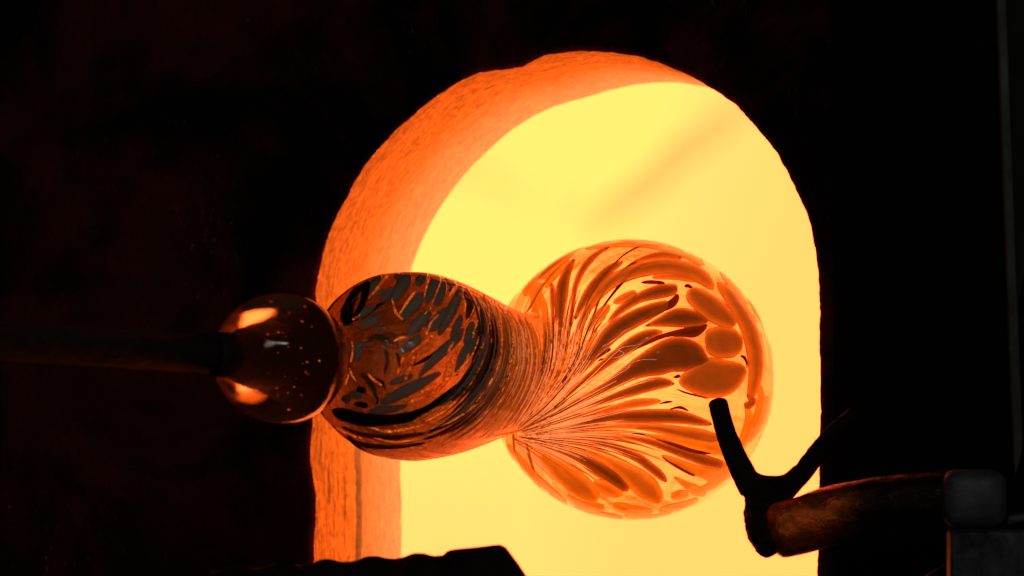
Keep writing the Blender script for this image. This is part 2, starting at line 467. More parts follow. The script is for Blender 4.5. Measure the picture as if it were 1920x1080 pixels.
def mat_glass(name, color, ior=1.46, bump=0.6, emis=True):
    s = NT(name)
    at = s.n('ShaderNodeAttribute', attribute_name='flow')
    g = s.n('ShaderNodeBsdfGlass'); g.inputs['IOR'].default_value = ior; g.inputs['Roughness'].default_value = 0.015
    n1 = s.tex(at.outputs['Vector'], 1.6, 6, 0.62, dist=0.4)
    ht = s.n('ShaderNodeAttribute', attribute_name='hotness')
    c = s.ramp(ht.outputs['Fac'], [(0.0, color[0]), (1.0, color[1])])
    s.l(c, g.inputs['Color'])
    n2 = s.tex(at.outputs['Vector'], 5.0, 5, 0.6)
    b = s.n('ShaderNodeBump'); b.inputs['Strength'].default_value = bump; b.inputs['Distance'].default_value = 0.0009
    tc = s.n('ShaderNodeTexCoord')
    n3 = s.tex(tc.outputs['Object'], 120, 6, 0.62, dist=2.2)
    n4 = s.tex(tc.outputs['Object'], 30, 3, 0.5)
    cool = s.ramp(ht.outputs['Fac'], [(0.0, (1, 1, 1)), (0.30, (0.5,) * 3), (0.6, (0.05,) * 3)])
    cr = s.math('MULTIPLY', s.math('MULTIPLY', n3, s.ramp(n4, [(0.42, (0.4,) * 3), (0.62, (2.2,) * 3)])), cool)
    if not emis: cr = s.math('MULTIPLY', n3, 1.1)
    s.l(s.math('ADD', s.math('ADD', n1, s.math('MULTIPLY', n2, 0.25)), s.math('MULTIPLY', cr, 1.5)), b.inputs['Height']); s.l(b.outputs[0], g.inputs['Normal'])
    sh = g.outputs[0]
    if emis:
        e = s.n('ShaderNodeEmission')
        ec = s.ramp(ht.outputs['Fac'], [(0.0, (0.012, 0.0025, 0.0001)), (0.25, (0.05, 0.006, 0.0003)), (1.0, (0.20, 0.030, 0.002))])  # faint glow at the cool end is an added brown veil
        s.l(ec, e.inputs[0]); s.l(s.ramp(n1, [(0.30, (0.5,) * 3), (0.70, (1.4,) * 3)]), e.inputs[1])
        va = s.n('ShaderNodeVolumeAbsorption'); va.inputs[0].default_value = (1.0, 0.42, 0.22, 1); va.inputs[1].default_value = 9; s.l(va.outputs[0], s.out.inputs[1]); ad = s.n('ShaderNodeAddShader'); s.l(sh, ad.inputs[0]); s.l(e.outputs[0], ad.inputs[1]); sh = ad.outputs[0]
    s.l(sh, s.out.inputs[0]); return s.m
M_hull = mat_glass('amber_clear_glass', ((0.59, 0.57, 0.46), (0.98, 0.96, 0.93)))
vessel = thing('blown_glass_piece', K, 'hot double bulb of blown glass with orange petal spots and a twisted neck', 'blown glass')
HV, HF, flow, heat = hull_mesh()
hull = mesh_obj('clear_glass_body', HV, HF, M_hull, vessel, attrs={'flow': flow, 'hotness': heat})
nout = (NS - 1) * NTH
bvh = BVHTree.FromPolygons([tuple(v) for v in HV], HF[:nout])

# ---- colour patches: lens-shaped chips that lie in the glass surface
def mat_patch(name, alb, trans, edge_tint, emc, em_s=1.0):
    s = NT(name)
    ed = s.n('ShaderNodeAttribute', attribute_name='edge'); ht = s.n('ShaderNodeAttribute', attribute_name='hotness')
    tc = s.n('ShaderNodeTexCoord')
    n = s.tex(tc.outputs['Object'], 90, 4, 0.6)
    gm = s.n('ShaderNodeMix', data_type='RGBA'); s.l(n, gm.inputs[0])
    gm.inputs[6].default_value = (*[c * .8 for c in alb], 1); gm.inputs[7].default_value = (*[c * 1.15 for c in alb], 1)
    df = s.n('ShaderNodeBsdfDiffuse'); s.l(gm.outputs[2], df.inputs[0])
    tr = s.n('ShaderNodeBsdfTranslucent'); tr.inputs[0].default_value = (*trans, 1)
    a1 = s.n('ShaderNodeAddShader'); s.l(df.outputs[0], a1.inputs[0]); s.l(tr.outputs[0], a1.inputs[1])
    e = s.n('ShaderNodeEmission')
    ec = s.ramp(ht.outputs['Fac'], [(0.0, (0, 0, 0)), (0.3, tuple(c * .28 for c in emc)), (1.0, emc)])
    s.l(ec, e.inputs[0]); th_ = s.ramp(ed.outputs['Fac'], [(0.0, (2.0,) * 3), (0.35, (1.55,) * 3), (0.7, (1.0,) * 3), (1.0, (0.8,) * 3)])   # emission raised towards the edges, standing in for backlight through thin glass
    s.l(s.math('MULTIPLY', s.math('ADD', s.math('MULTIPLY', n, 0.9 * em_s), 0.55 * em_s), th_), e.inputs[1])
    a2 = s.n('ShaderNodeAddShader'); s.l(a1.outputs[0], a2.inputs[0]); s.l(e.outputs[0], a2.inputs[1])
    tp = s.n('ShaderNodeBsdfTransparent'); tp.inputs[0].default_value = (*edge_tint, 1)
    m = s.n('ShaderNodeMixShader')
    s.l(s.ramp(ed.outputs['Fac'], [(0.0, (0.12,) * 3), (0.12, (0.62,) * 3), (0.32, (0.82,) * 3), (0.62, (0.935,) * 3), (1.0, (0.995,) * 3)]), m.inputs[0])
    s.l(tp.outputs[0], m.inputs[1]); s.l(a2.outputs[0], m.inputs[2])
    gl = s.n('ShaderNodeBsdfGlossy'); gl.inputs['Roughness'].default_value = 0.06
    fr = s.n('ShaderNodeFresnel'); fr.inputs[0].default_value = 1.46
    m2 = s.n('ShaderNodeMixShader'); s.l(fr.outputs[0], m2.inputs[0]); s.l(m.outputs[0], m2.inputs[1]); s.l(gl.outputs[0], m2.inputs[2])
    s.l(m2.outputs[0], s.out.inputs[0]); return s.m
PM = {
 'o': mat_patch('orange_patch_glass', (0.20, 0.13, 0.04), (0.13, 0.075, 0.02), (1.0, 0.80, 0.62), (0.35, 0.040, 0.0004)),
 'b': mat_patch('umber_patch_glass', (0.10, 0.06, 0.02), (0.03, 0.018, 0.006), (1.0, 0.74, 0.52), (0.16, 0.017, 0.0002)),
 'g': mat_patch('grey_green_patch_glass', (0.36, 0.28, 0.20), (0.012, 0.008, 0.004), (0.8, 0.35, 0.15), (0.30, 0.030, 0.001)),
 'k': mat_patch('black_patch_glass', (0.008, 0.005, 0.004), (0.002, 0.001, 0.001), (0.4, 0.12, 0.05), (0.075, 0.006, 0.0001)),
 'O': mat_patch('bright_orange_patch_glass', (0.26, 0.15, 0.04), (0.16, 0.09, 0.02), (1.0, 0.80, 0.62), (0.62, 0.080, 0.0008)),
 'l': mat_patch('pale_peach_thread_glass', (0.45, 0.33, 0.24), (0.40, 0.28, 0.18), (1, 0.8, 0.6), (0.9, 0.22, 0.06)),
}
def mat_wrinkle_glint():
    s = NT('wrinkle_glint_glass')
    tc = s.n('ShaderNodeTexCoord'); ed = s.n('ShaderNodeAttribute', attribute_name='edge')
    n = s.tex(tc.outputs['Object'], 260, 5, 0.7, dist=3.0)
    c = s.ramp(n, [(0.36, (0.05, 0.004, 0.0001)), (0.48, (0.42, 0.048, 0.0008)), (0.60, (0.95, 0.19, 0.02)), (0.72, (1.3, 0.45, 0.10))])  # bright and dark refraction glints painted as emission
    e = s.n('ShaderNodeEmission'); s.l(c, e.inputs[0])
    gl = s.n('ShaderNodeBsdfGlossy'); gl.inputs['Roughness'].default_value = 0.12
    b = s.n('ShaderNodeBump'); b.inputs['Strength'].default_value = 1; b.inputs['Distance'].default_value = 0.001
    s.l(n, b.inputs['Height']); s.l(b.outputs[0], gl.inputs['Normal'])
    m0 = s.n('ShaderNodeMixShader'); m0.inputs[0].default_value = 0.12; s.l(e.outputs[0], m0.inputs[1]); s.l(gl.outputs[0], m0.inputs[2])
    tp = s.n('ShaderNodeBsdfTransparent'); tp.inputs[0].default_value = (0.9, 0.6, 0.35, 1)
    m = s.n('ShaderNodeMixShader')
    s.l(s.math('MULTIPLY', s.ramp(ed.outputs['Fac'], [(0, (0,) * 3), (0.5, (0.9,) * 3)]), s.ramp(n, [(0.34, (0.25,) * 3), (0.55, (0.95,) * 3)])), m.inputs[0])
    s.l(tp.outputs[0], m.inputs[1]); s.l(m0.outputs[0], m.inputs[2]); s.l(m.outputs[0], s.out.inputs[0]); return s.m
PM['h'] = mat_wrinkle_glint()
def surf(px, py):
    o = CO; d = (C(px, py, 1) - CO).normalized()
    hit = bvh.ray_cast(o, d)
    if hit[0] is not None: return hit[0], hit[1], True
    # nearest point of the ray to the axis, dropped on the surface
    w0 = o - K; a_, b_, c_ = 1.0, d.dot(AX), 1.0; dd_, e_ = d.dot(w0), AX.dot(w0)
    t = (b_ * e_ - c_ * dd_) / (a_ * c_ - b_ * b_)
    h = bvh.find_nearest(o + d * t)
    return h[0], h[1], False
FINE = ([], [], [], [])                        # hair-thin threads, too many to pick apart
def patch(pts, kind, name='colour_patch', n=None, m=9, proud=0.10, lift=0.0):
    P = cat(pts, n or max(12, 6 * len(pts)))
    n = len(P)
    xy = P[:, :2]; hw = np.maximum(P[:, 2], 0.15) * (1.13 if name == 'colour_patch' and kind in 'obO' else 1.0)
    tg = np.gradient(xy, axis=0); tg /= np.linalg.norm(tg, axis=1)[:, None] + 1e-9
    nr = np.c_[-tg[:, 1], tg[:, 0]]
    # close the ends roundly
    e = np.minimum(np.arange(n), np.arange(n)[::-1]) / 2.5
    hw = hw * np.sqrt(np.clip(1 - (1 - np.clip(e, 0, 1)) ** 2, 0.01, 1))
    top, bot, ed, ht = [], [], [], []
    for i in range(n):
        for j in range(m):
            t = j / (m - 1) * 2 - 1
            wob = 1 + 0.05 * noise.noise(Vector((xy[i, 0] * .05, xy[i, 1] * .05, t * 2)))
            q = xy[i] + nr[i] * hw[i] * t * wob
            p, nn, ok = surf(q[0], q[1])
            if (p - CO).dot(nn) > 0: nn = -nn
            prof_ = math.sqrt(max(0, 1 - t * t))
            endf = min(1, min(i, n - 1 - i) / 2.5)
            h = min(hw[i] * 0.0003 * proud, 0.0009)
            top.append(p + nn * (h * prof_ + 0.00004 + lift)); bot.append(p - nn * (h * 0.8 * prof_ - 0.00003 - lift))
            dpx = (1 - abs(t)) * hw[i]
            dpe = min(i, n - 1 - i) / max(n - 1, 1) * 8 * hw[i]
            ed.append(min(1, min(dpx, dpe + .6) / 18.0 if hw[i] > 3.5 else min(dpx / max(hw[i], .1) * 1.0, 1)))
            f = ((p - K).dot(AX) / LEN - 0.34) / 0.45; f = min(1, max(0, f)); ht.append(f * f * (3 - 2 * f))
    V = top + bot; N = n * m; Fc = []
    for i in range(n - 1):
        for j in range(m - 1):
            a = i * m + j
            Fc.append((a, a + 1, a + m + 1, a + m)); Fc.append((N + a, N + a + m, N + a + m + 1, N + a + 1))
    for i in range(n - 1):
        a = i * m; Fc.append((a, a + m, N + a + m, N + a)); b = i * m + m - 1; Fc.append((b, N + b, N + b + m, b + m))
    for j in range(m - 1):
        Fc.append((j, N + j, N + j + 1, j + 1)); b = (n - 1) * m + j; Fc.append((b, b + 1, N + b + 1, N + b))
    # a patch never bridges from the neck to the bulb behind it
    Fc = [f for f in Fc if max((V[f[k]] - V[f[k - 1]]).length for k in range(4)) < 0.0065]
    root = list(range(len(V)))
    def find(x):
        while root[x] != x: root[x] = root[root[x]]; x = root[x]
        return x
    for f in Fc:
        for k in range(1, 4): root[find(f[k])] = find(f[0])
    cnt = {}
    for f in Fc: cnt[find(f[0])] = cnt.get(find(f[0]), 0) + 1
    best = max(cnt, key=cnt.get); Fc = [f for f in Fc if find(f[0]) == best]
    used = sorted({v for f in Fc for v in f}); mp = {v: i for i, v in enumerate(used)}
    ed, ht = ed + ed, ht + ht
    V = [V[v] for v in used]; ed = [ed[v] for v in used]; ht = [ht[v] for v in used]; Fc = [tuple(mp[v] for v in f) for f in Fc]
    if name == 'fine_threads':
        b0 = len(FINE[0]); FINE[0].extend(V); FINE[1].extend(tuple(v + b0 for v in f) for f in Fc); FINE[2].extend(ed); FINE[3].extend(ht); return None
    return mesh_obj(name, V, Fc, PM[kind], vessel, attrs={'edge': ed, 'hotness': ht})

BALL = [
 ('b',[(1140,606,4),(1165,580,7),(1200,558,9),(1235,547,12),(1262,543,10),(1271,543,6)]),
 ('b',[(965,808,.6),(1015,768,3),(1060,722,5),(1095,685,9),(1120,655,12),(1150,622,15),(1185,600,15),(1218,584,13),(1245,573,9),(1256,569,5)]),
 ('b',[(1208,612,1),(1235,604,8),(1270,596,16),(1300,598,15),(1320,601,8),(1328,602,2)]),
 ('o',[(1289,545,8),(1305,557,17),(1333,577,21),(1358,595,18),(1372,605,12),(1379,610,6)]),
 ('o',[(1321,640,14),(1332,640,23),(1354,642,27),(1376,643,24),(1389,643,14),(1393,643,8)]),
 ('b',[(967,810,.6),(1030,782,3),(1085,755,5),(1140,724,9),(1190,694,16),(1230,677,25),(1265,665,29),(1295,668,26),(1318,680,14),(1327,687,5)]),
 ('o',[(1273,717,6),(1290,714,18),(1325,710,33),(1360,706,31),(1385,695,18),(1397,687,7)]),
 ('b',[(968,812,.6),(1040,786,3),(1110,760,5),(1150,745,7),(1190,731,10),(1225,720,11),(1250,718,8),(1265,720,2)]),
 ('o',[(970,813,.5),(1040,795,2),(1100,778,4),(1150,766,6),(1190,757,8),(1225,753,6),(1240,752,2)]),
 ('b',[(970,814,.6),(1040,804,3),(1090,793,6),(1140,783,9),(1200,781,12),(1260,781,12),(1290,785,10),(1315,791,7),(1335,796,3)]),
 ('o',[(1040,811,1),(1120,801,4),(1190,799,6),(1250,806,9),(1310,816,11),(1345,822,8),(1375,822,4)]),
 ('o',[(1200,814,3),(1260,824,6),(1310,834,9),(1350,844,10),(1385,845,6)]),
 ('b',[(1080,815,2),(1160,817,4),(1220,829,6),(1280,850,8),(1330,866,10),(1362,874,6)]),
 ('o',[(1240,853,4),(1290,876,8),(1330,889,10),(1355,890,6)]),
 ('b',[(972,817,.5),(1030,820,2),(1090,828,4),(1145,836,6),(1195,858,8),(1222,878,8),(1240,893,7),(1250,904,3)]),
 ('o',[(972,818,.5),(1020,826,2),(1070,838,4),(1120,852,8),(1155,872,12),(1185,892,18),(1212,915,21),(1232,934,14),(1242,942,5)]),
 ('b',[(972,819,.6),(1010,828,4),(1060,845,7),(1100,866,11),(1140,888,13),(1162,904,12),(1178,921,6)]),
 ('o',[(965,821,1),(990,838,6),(1025,862,13),(1060,890,20),(1088,913,21),(1110,930,14),(1121,939,6)]),
 ('o',[(1065,850,2),(1090,865,5),(1108,879,7),(1125,890,6),(1138,894,2)]),
 ('o',[(1112,903,6),(1130,912,13),(1150,922,12),(1168,928,4)]),
 ('o',[(952,832,3),(972,862,8),(1004,900,11),(1040,930,9),(1065,947,4)]),
 ('o',[(1062,928,5),(1085,941,9),(1112,950,9),(1134,954,6)]),
 ('o',[(1148,946,6),(1175,955,10),(1205,960,9),(1225,958,4)]),
 ('o',[(1258,933,6),(1275,928,9),(1292,926,5)]),
 ('o',[(1235,959,6),(1260,952,7),(1285,945,6),(1310,935,4)]),
 ('o',[(1262,893,1.5),(1285,908,6),(1307,921,9),(1325,925,5)]),
 ('o',[(1310,888,3),(1335,896,8),(1358,886,11),(1385,866,8),(1400,850,4)]),
 ('o',[(1040,690,1),(1078,625,3),(1105,575,7),(1138,535,11),(1175,514,12),(1215,503,13),(1260,499,13),(1300,510,14),(1325,527,11),(1338,543,5)]),
 ('o',[(1222,520,4),(1260,518,6),(1295,522,6),(1316,527,3)]),
 ('o',[(1344,528,6),(1375,562,14),(1400,602,16),(1413,642,16),(1418,682,14),(1414,722,11),(1404,752,5)]),
 ('o',[(1095,466,4),(1130,458,7),(1180,455,8),(1230,459,8),(1280,474,8),(1322,497,6)]),
 ('o',[(1014,524,5),(1028,506,9),(1052,487,8),(1082,466,4)]),
 ('o',[(984,556,6),(991,538,11),(1002,518,9),(1018,499,5)]),
 ('b',[(968,800,.5),(1005,750,2),(1035,690,3),(1050,630,5),(1051,585,9),(1054,545,11),(1062,513,8),(1078,483,3)]),
 ('b',[(1058,660,1),(1070,610,3),(1074,570,4),(1081,530,5),(1100,495,6),(1125,472,4),(1145,462,2)]),
 ('k',[(1080,635,.6),(1092,600,1.2),(1105,560,1.3),(1130,520,1.6),(1165,482,1.6),(1200,462,2),(1235,461,1)]),
 ('b',[(1098,635,1),(1112,595,2),(1125,560,2),(1150,525,2.5),(1190,492,3),(1240,477,6),(1282,484,3)]),
 ('k',[(1104,640,.8),(1120,600,1.6),(1135,570,2),(1165,532,3),(1200,499,2.4),(1240,489,1)]),
 ('o',[(1010,545,3),(1017,568,7),(1022,590,5),(1022,620,3),(1018,660,1.5)]),
 ('b',[(1034,530,4),(1037,560,5),(1038,600,4),(1034,650,2),(1022,700,1)]),
 ('o',[(1100,625,3),(1112,605,7),(1125,590,9),(1137,578,7),(1143,572,3)]),
 ('o',[(1150,568,5),(1175,557,8),(1194,548,6)]),
 ('b',[(968,811,.5),(1030,772,2),(1075,730,4),(1112,700,6),(1150,670,9),(1190,642,12),(1220,627,9),(1243,622,3)]),
 ('k',[(1170,664,1),(1195,652,2.5),(1215,642,4),(1235,633,4.5),(1255,627,5),(1278,624,8),(1300,622,11),(1316,616,7),(1326,608,2)]),
 ('k',[(1205,600,1),(1225,590,3),(1243,580,5),(1257,571,8),(1266,562,7),(1271,551,3)]),
 ('k',[(1202,530,2),(1220,529,4),(1240,530,3),(1247,531,1)]),
 ('k',[(1283,537,2),(1290,536,4),(1298,540,2)]),
 ('k',[(1118,674,1),(1135,660,3),(1146,654,3)]), ('k',[(1120,678,1),(1127,674,2),(1132,672,1)]),
 ('k',[(1262,708,1),(1270,706,3.5),(1276,704,2)]), ('k',[(1268,729,1),(1285,736,2),(1318,745,1.4),(1330,748,.6)]),
 ('k',[(1236,757,1),(1250,754,2.5),(1262,753,1)]), ('k',[(1255,767,1),(1275,764,3),(1292,771,1.5)]),
 ('k',[(1388,667,1.5),(1395,670,3),(1400,680,2),(1400,692,1)]),
 ('k',[(1190,803,1.2),(1235,804,3),(1290,817,3),(1330,826,1.5),(1350,825,.8)]),
 ('k',[(1180,812,1),(1215,816,3),(1260,832,4),(1300,846,4),(1340,851,1.5)]),
 ('k',[(1240,856,1.5),(1262,868,5),(1285,880,6),(1305,892,4)]),
 ('b',[(1290,740,2),(1400,740,3),(1412,752,6),(1396,765,8)][1:]),
 ('o',[(1432,560,3),(1440,600,4),(1446,650,5),(1446,690,4)]),
 ('o',[(1440,740,4),(1432,775,6),(1418,805,7),(1402,830,5)]),
 ('b',[(1078,600,3),(1092,570,7),(1112,538,9),(1140,508,8),(1168,490,4)]),
 ('O',[(1008,600,4),(1003,570,8),(1008,545,8),(1018,530,4)]), ('O',[(1022,540,4),(1036,516,8),(1056,497,6),(1068,488,3)]),
 ('o',[(1000,770,1),(1040,735,3),(1075,690,5),(1100,650,5),(1120,618,3)]),
 ('o',[(1418,545,4),(1432,580,6),(1441,620,6),(1446,665,5),(1446,700,3)]),
 ('o',[(1330,480,4),(1360,500,8),(1388,532,8),(1408,565,5)]),
 ('o',[(1348,505,3),(1372,535,8),(1392,572,7),(1400,590,3)]),
 ('o',[(1270,458,5),(1300,468,7),(1330,484,6),(1350,500,3)]),
 ('o',[(1150,447,3),(1195,449,4),(1240,453,4),(1275,462,3)]),
 ('o',[(1425,720,3),(1428,750,7),(1420,785,8),(1405,815,5)]),
 ('o',[(1400,760,4),(1405,790,8),(1395,825,9),(1380,850,5)]),
 ('o',[(1300,925,3),(1330,912,7),(1358,893,7),(1378,872,4)]),
 ('o',[(955,560,4),(968,540,8),(985,515,8),(1003,497,4)]),
 ('o',[(945,600,3),(950,575,5),(965,548,4)]),
 ('o',[(1040,478,3),(1070,464,5),(1100,454,5),(1130,449,3)]),
 ('o',[(945,850,2),(960,880,6),(985,912,7),(1015,938,5)]),
 ('o',[(1075,950,4),(1105,961,6),(1140,968,6),(1170,970,3)]),
 ('o',[(1100,640,2),(1150,600,1)][:0] or [(1170,968,3),(1200,970,4),(1235,967,4),(1262,958,3)]),
]
BULB = [
 ('g',[(603,550,6),(617,553,12),(627,560,13),(630,573,7),(628,580,3)]),
 ('g',[(637,520,6),(647,529,12),(652,543,9),(656,553,3)]),
 ('g',[(659,517,4),(667,521,8),(665,534,7),(660,545,3)]),
 ('k',[(659,608,10),(650,594,13),(655,570,10),(667,547,8),(679,522,4),(681,512,2)]),
 ('k',[(664,602,6),(675,577,6),(687,554,5),(692,536,3),(698,524,1)]),
 ('k',[(678,572,3),(682,550,6),(686,525,8),(690,510,5)]),
 ('g',[(712,509,6),(705,525,10),(697,545,6),(692,560,2)]),
 ('g',[(704,558,1),(712,548,3),(720,540,1.5)]),
 ('g',[(715,565,5),(724,554,9),(734,544,7),(738,540,3)]),
 ('g',[(735,568,4),(742,555,9),(752,538,12),(763,523,11),(770,514,4)]),
 ('g',[(742,512,5),(748,518,8),(755,513,5)]),
 ('k',[(765,512,1.2),(758,519,3),(747,532,3.4),(740,549,1)]),
 ('k',[(676,600,1),(695,585,2.5),(710,572,3),(722,567,1)]),
 ('g',[(672,596,5),(685,585,8),(698,577,6),(706,573,2)]),
 ('g',[(672,612,5),(685,607,9),(700,600,9),(713,592,4)]),
 ('g',[(753,600,4),(760,590,10),(775,572,13),(788,556,9),(795,548,3)]),
 ('g',[(763,630,4),(775,616,11),(790,600,12),(802,588,8),(806,583,3)]),
 ('g',[(782,537,4),(788,525,9),(796,514,8),(799,507,3)]),
 ('g',[(800,572,3),(806,552,9),(814,533,11),(821,520,7),(824,514,3)]),
 ('g',[(814,576,3),(820,565,9),(828,545,10),(832,530,6),(833,526,2)]),
 ('g',[(803,622,5),(812,610,12),(826,594,10),(836,580,6),(838,576,2)]),
 ('g',[(835,516,3),(844,526,8),(850,536,7),(843,548,4)]),
 ('g',[(822,630,4),(835,605,9),(848,580,11),(860,555,9),(864,540,5),(863,535,2)]),
 ('g',[(845,635,4),(855,615,8),(862,600,7),(865,590,3)]),
 ('b',[(870,545,4),(878,560,8),(882,580,8),(876,602,4)]),
 ('b',[(898,562,3),(905,580,9),(906,605,10),(901,632,9),(893,660,5),(885,680,2)]),
 ('g',[(873,648,7),(882,622,9),(886,602,5)]),
 ('g',[(855,705,3),(859,690,6),(868,670,10),(882,650,12),(893,628,8),(898,612,3)]),
 ('g',[(785,708,2),(800,690,7),(820,668,10),(840,650,10),(858,632,8),(868,615,3)]),
 ('g',[(748,662,4),(762,652,9),(778,640,10),(790,632,5)]),
 ('k',[(772,687,1),(795,675,3.5),(815,662,3),(842,637,1)]),
 ('g',[(712,757,4),(735,746,10),(770,728,12),(800,713,9),(822,701,5),(826,698,2)]),
 ('g',[(730,720,3),(745,714,7),(765,707,6),(775,702,2)]),
 ('g',[(690,774,4),(715,769,8),(745,765,6),(765,759,2)]),
 ('k',[(622,768,4),(640,776,12),(680,787,13),(720,788,11),(765,782,10),(800,768,8),(835,743,7),(870,715,5),(900,690,4),(915,668,1.5)]),
 ('b',[(800,768,3),(840,752,6),(868,732,10),(895,705,9),(915,680,6),(930,652,3)]),
 ('b',[(800,812,1),(840,795,4),(880,768,7),(912,738,5),(930,712,2)]),
 ('b',[(790,825,1),(830,812,4),(875,788,5),(915,755,3)]),
 ('b',[(600,795,2),(640,820,4),(690,836,5),(750,838,4),(800,830,2)]),
 ('b',[(640,800,3),(680,815,4),(740,820,5),(800,812,3)]),
 ('g',[(666,676,4),(671,666,8),(669,652,10),(678,647,7),(694,646,3)]),
 ('g',[(652,742,4),(665,740,8),(680,745,6)]),
 ('g',[(641,752,5),(648,748,8),(655,755,7)]),
 ('k',[(668,729,4),(678,731,7),(686,734,4)]),
 ('b',[(690,640,2),(705,632,5),(722,636,6),(735,650,3)]), ('k',[(700,706,1),(716,716,2.5),(722,730,1.5)]),
 ('b',[(720,700,2),(726,680,4),(724,660,3),(718,648,1)]), ('b',[(675,700,3),(690,712,6),(700,728,5),(706,742,2)]),
 ('k',[(735,622,1),(744,640,1.4),(748,656,1)]), ('b',[(750,690,2),(748,672,4),(742,660,2)]),
 ('k',[(700,738,1),(708,748,2.4),(706,758,1.5)]), ('b',[(590,560,2),(605,535,5),(625,522,5),(640,516,2)]),
 ('g',[(700,625,2),(712,618,4),(724,616,2)]),
 ('k',[(664,757,3),(678,759,6),(690,761,4)]),
]
GLINT = [
 [(690,560,1),(704,545,2.5),(716,530,4),(728,517,3)], [(795,560,1),(798,545,1.6),(802,530,2.5),(806,515,1)],
 [(806,582,1),(814,560,1.5),(822,540,1.6),(828,525,1)], [(842,556,1.5),(848,547,3),(854,537,3.5)],
 [(868,556,1),(872,570,2.4),(871,586,1)], [(889,545,1),(889,575,1.4),(880,596,1.4),(868,610,1)],
 [(898,560,1),(896,600,1.6),(888,622,2.4),(886,635,1)], [(899,625,1.2),(893,647,1.8),(880,672,2),(862,692,2.6),(846,708,1)],
 [(914,622,1.5),(904,648,3.2),(886,680,1)], [(865,646,.8),(856,662,4),(846,682,8),(838,705,8),(833,718,5)],
 [(836,716,4),(816,733,5),(795,744,4.5),(770,752,4)], [(770,622,1),(785,606,1.8),(801,583,1)],
 [(799,628,2),(808,606,2.6),(822,590,1.5)], [(772,660,2),(782,652,3),(800,640,5),(812,628,3)],
 [(760,712,3),(768,690,5),(776,668,3)], [(640,566,2.5),(636,556,3.5),(634,545,1)], [(748,592,1.5),(760,572,3),(778,548,2.4)],
 [(775,790,2),(800,776,5),(826,764,6),(848,752,3)], [(806,803,1),(835,794,2),(865,778,2.2),(905,750,1)],
 [(735,560,1),(742,585,3),(755,600,2)], [(690,700,1),(700,712,3),(716,722,2)], [(655,700,1),(651,712,2),(648,722,1)],
 [(700,820,1),(740,828,2),(790,822,1)], [(660,600,1),(668,596,2.5),(676,590,1)], [(738,640,1),(750,634,3),(762,632,1)], [(745,700,2),(752,685,4),(756,668,2)], [(655,690,1),(660,702,2.5),(668,715,1)], [(880,655,1),(872,680,3),(858,700,1)], [(812,600,1),(806,612,2.4),(800,624,1)], [(600,575,1),(608,590,2),(615,600,1)], [(820,715,3),(806,726,5),(790,736,3)], [(855,560,1),(849,580,1.6),(838,600,1)], [(630,800,1),(650,812,2.4),(680,822,1)], [(690,800,1),(730,808,3),(780,800,2),(800,792,1)], [(850,640,1.5),(845,652,3.5),(838,662,2)], [(660,640,1),(662,655,2),(658,680,1.5)],
 [(620,535,1),(640,522,1.6),(655,516,1)], [(905,548,1),(915,575,1.5),(917,605,2),(912,630,1)],
 [(958,590,1),(962,640,3),(956,680,3),(945,715,1)], [(925,560,1),(938,600,2),(940,650,2.4),(930,690,1)], [(975,660,1),(965,700,2.6),(945,742,3),(915,775,1)]]
for kd, pts in BALL + BULB:
    cx_, cy_ = sum(p[0] for p in pts) / len(pts), sum(p[1] for p in pts) / len(pts)
    if kd == 'o' and math.hypot(cx_ - 1245, cy_ - 670) > 165: kd = 'O'  # brighter copy towards the rim: limb light put into the emission
    patch(pts, kd)
for pts in GLINT:
    patch(pts, 'h', 'wrinkle_glint', n=26, m=7, proud=0.2, lift=0.0002)

# ---- fine drawn threads between guides
G = [[(957,806),(985,760),(1010,700),(1018,640),(1008,585)],
     [(958,808),(1000,755),(1030,690),(1036,620),(1030,545)],
     [(960,809),(1010,755),(1048,690),(1062,610),(1080,520)],
     [(962,810),(1025,750),(1075,675),(1100,590),(1165,490)],
     [(964,811),(1030,762),(1090,700),(1140,630),(1215,570)],
     [(966,812),(1040,775),(1110,735),(1190,690),(1250,655)],
     [(966,813),(1040,788),(1110,762),(1180,735),(1250,722)],
     [(967,814),(1040,802),(1120,785),(1200,768),(1270,765)],
     [(967,816),(1040,812),(1120,806),(1200,805),(1300,820)],
     [(967,817),(1040,820),(1120,824),(1200,842),(1290,875)],
     [(966,818),(1030,832),(1100,852),(1160,882),(1210,920)],
     [(962,820),(1010,845),(1060,875),(1100,905),(1130,940)],
     [(955,822),(985,855),(1020,890),(1055,925),(1090,950)]]
H = [[(868,530),(893,585),(893,650),(862,710),(805,765),(720,808)],
     [(895,545),(922,600),(923,665),(893,728),(840,783),(755,822)],
     [(925,560),(950,612),(952,680),(922,745),(868,798),(795,838)],
     [(950,572),(975,620),(977,690),(947,758),(900,812),(840,846)],
     [(975,582),(996,635),(995,700),(970,758),(935,805),(890,832)],
     [(995,592),(1012,640),(1012,705),(990,758),(962,792),(945,812)]]
def between(GS, a):
    k = min(int(a), len(GS) - 2); f = a - k
    return cat(np.array(GS[k]) * (1 - f) + np.array(GS[k + 1]) * f, 40)
